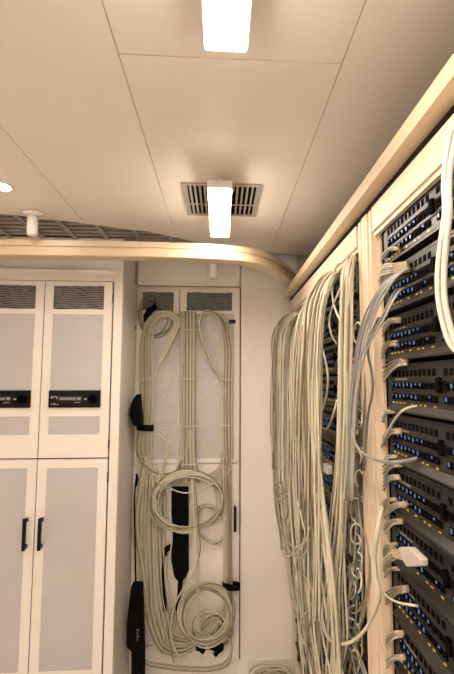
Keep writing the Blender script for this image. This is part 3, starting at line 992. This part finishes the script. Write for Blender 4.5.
# single strands
sg = [([(190, 472, .05), (192, 486), (194, 520), (196.5, 560), (197, 600), (198, 632)], 2.40), ([(192, 472, .05), (194, 486), (196, 520), (198.5, 560), (199, 600), (200, 630)], 2.398),
      ([(193, 475, .05), (196, 495), (199, 530), (200, 552), (194, 572), (184, 588), (174, 606), (167, 625), (170, 645), (174, 663)], 2.395), ([(194, 478, .05), (195, 510, .02), (197, 545), (198, 560), (191, 578), (180, 594), (173, 612), (171, 635), (177, 655), (181, 664)], 2.392),
      ([(160, 462, .02), (164, 480), (169, 500), (172, 540), (166, 570), (168, 590), (176, 604)], 2.43), ([(166, 556), (166, 575), (171, 595), (176, 615)], 2.42), ([(139, 432), (136, 446), (139, 458), (150, 470), (163, 474), (175, 471), (181, 462)], 2.435),
      ([(153, 433), (160, 432), (167, 438), (169, 448), (165, 462), (160, 478), (155, 492)], 2.425), ([(153.5, 435), (160, 434.5), (165.5, 440), (167, 449), (163, 463), (158, 480), (153, 494)], 2.428),
      ([(150, 478), (165, 486), (185, 493), (205, 488), (219, 480)], 2.40)]
for i, (P, yy) in enumerate(sg):
    cable(Y(P, yy), .0036, CABLE[i % 4], label='single loose cream cable trailing over the coils on the back cabinet', group='single trailing cables')

# ---- black things hanging on the back cabinet
# strap / flat pouch in the middle
q = [(171.5, 487), (188.5, 487), (188.8, 570), (186, 577), (183.5, 581), (177, 581), (174, 577), (171, 560)]
st = thing('carrying_strap', 'wide black padded strap hanging in the middle behind the cable loop', 'strap', at(180, 585, 1, 2.46))
o = MB().prism([at(x, y, 1, 2.445) for x, y in q], (0, .022, 0)).build('pad', 'black_fabric', st)
b = o.modifiers.new('bevel', 'BEVEL'); b.width = .005; b.segments = 2
MB().prism([at(x, y, 1, 2.45) for x, y in ((178, 580), (183, 580), (180.5, 600), (178, 616), (174, 614), (177, 598))], (0, .006, 0)).build('webbing', 'black_fabric', st)
MB().prism([at(x, y, 1, 2.45) for x, y in ((172, 543), (172, 550), (167, 552), (164, 580), (167, 612), (163, 612), (160.5, 580), (163.5, 548))], (0, .006, 0)).build('webbing', 'black_fabric', st)
# pouch with long cord, lower left
q = [(131, 586), (141.5, 586), (142.5, 610), (143.5, 650), (143.5, 690), (131, 690), (131, 652), (126, 648), (126.5, 625), (129, 600)]
bg = thing('pouch', 'long black pouch hanging by a thin cord beside the tall cabinet', 'pouch', at(135, 690, 1, 2.43))
o = MB().prism([at(x, y, 1, 2.34) for x, y in q], (0, .06, 0)).build('body', 'black_fabric', bg)
b = o.modifiers.new('bevel', 'BEVEL'); b.width = .008; b.segments = 3
cable(Y([(137, 474), (135.5, 484), (134.5, 500), (135, 540), (135.5, 570, -.03), (136, 590, -.05)], 2.42), .004, 'black_fabric', 'cord', bg)
cable(Y([(136.5, 474), (137.5, 480), (136, 486)], 2.42), .006, 'black_fabric', 'cord_knot', bg)
mk = MB()
for k in range(4):
    a = at(136.6, 629 + k * 3.2, 1, 2.3392); c = at(139.2 - (k % 2), 631.2 + k * 3.2, 1, 2.3392)
    mk.box(a.x, c.x, 2.3385, 2.3401, c.z, a.z)
mk.build('printed_marks', 'lcd_grey', bg)['kind'] = 'stuff'
# cloth behind the left skein
q = [(133.5, 398), (137, 394), (140, 426), (136, 427), (132, 424), (129.5, 416), (130.5, 405)]
o = MB().prism([at(x, y, 1, 2.31) for x, y in q], (0, .12, 0)).build('cloth_wrap', 'black_fabric')
b = o.modifiers.new('bevel', 'BEVEL'); b.width = .005; b.segments = 2
tag(o, 'crumpled black cloth tucked behind the left cable skein', 'cloth')
q = [(143, 316), (147, 308), (152, 306), (155, 302), (157, 308), (152, 312), (147, 318), (144, 322)]
o = MB().prism([at(x, y, 1, 2.45) for x, y in q], (0, .02, 0)).build('cable_wrap', 'black_fabric')
b = o.modifiers.new('bevel', 'BEVEL'); b.width = .004; b.segments = 2
tag(o, 'black fabric wrap on the grey coil at the upper left', 'strap')
q = [(131.5, 324), (135, 323), (135.5, 329), (132, 330)]
tag(MB().prism([at(x, y, 1, 2.462) for x, y in q], (0, .02, 0)).build('wall_hook', 'black_plastic'), 'small black hook at the upper left of the wall cabinet', 'hook')
for q, lab in (([(195.5, 645), (199, 641), (203, 646), (206, 645), (205.5, 651), (203, 655), (199, 652), (196, 651)], 'left of two black fastening straps under the round coil'),
               ([(209.5, 648), (214, 644), (219, 642), (224, 645), (223.5, 651), (219, 654), (216, 658), (213, 655), (215, 652), (210, 650)], 'right of two black fastening straps under the round coil')):
    o = MB().prism([at(x, y, 1, 2.425) for x, y in q], (0, .016, 0)).build('fastening_strap', 'black_fabric')
    b = o.modifiers.new('bevel', 'BEVEL'); b.width = .003; b.segments = 2
    tag(o, lab, 'strap', 'black fastening straps')

# ---- heap of cable on the floor at the foot of the back wall
fh = thing('cable_heap', 'heap of cream cable on the floor by the back wall', 'cable coil', (.27, 2.32, FL))
rn = random.Random(9)
for k in range(22):
    P = []
    R = rn.uniform(.06, .105)
    ox, oy = rn.uniform(-.02, .02), rn.uniform(-.02, .02)
    h0 = FL + .006 + .0048 * k
    for q in range(12):
        a = 2 * math.pi * q / 12
        P.append((.265 + ox + R * math.cos(a), 2.33 + oy + R * .95 * math.sin(a), h0 + .006 * math.sin(a * 2 + k)))
    MB().tube(crom(P, 4, True), .004, 6, closed=True).build('strand', CABLE[k % 4], fh)
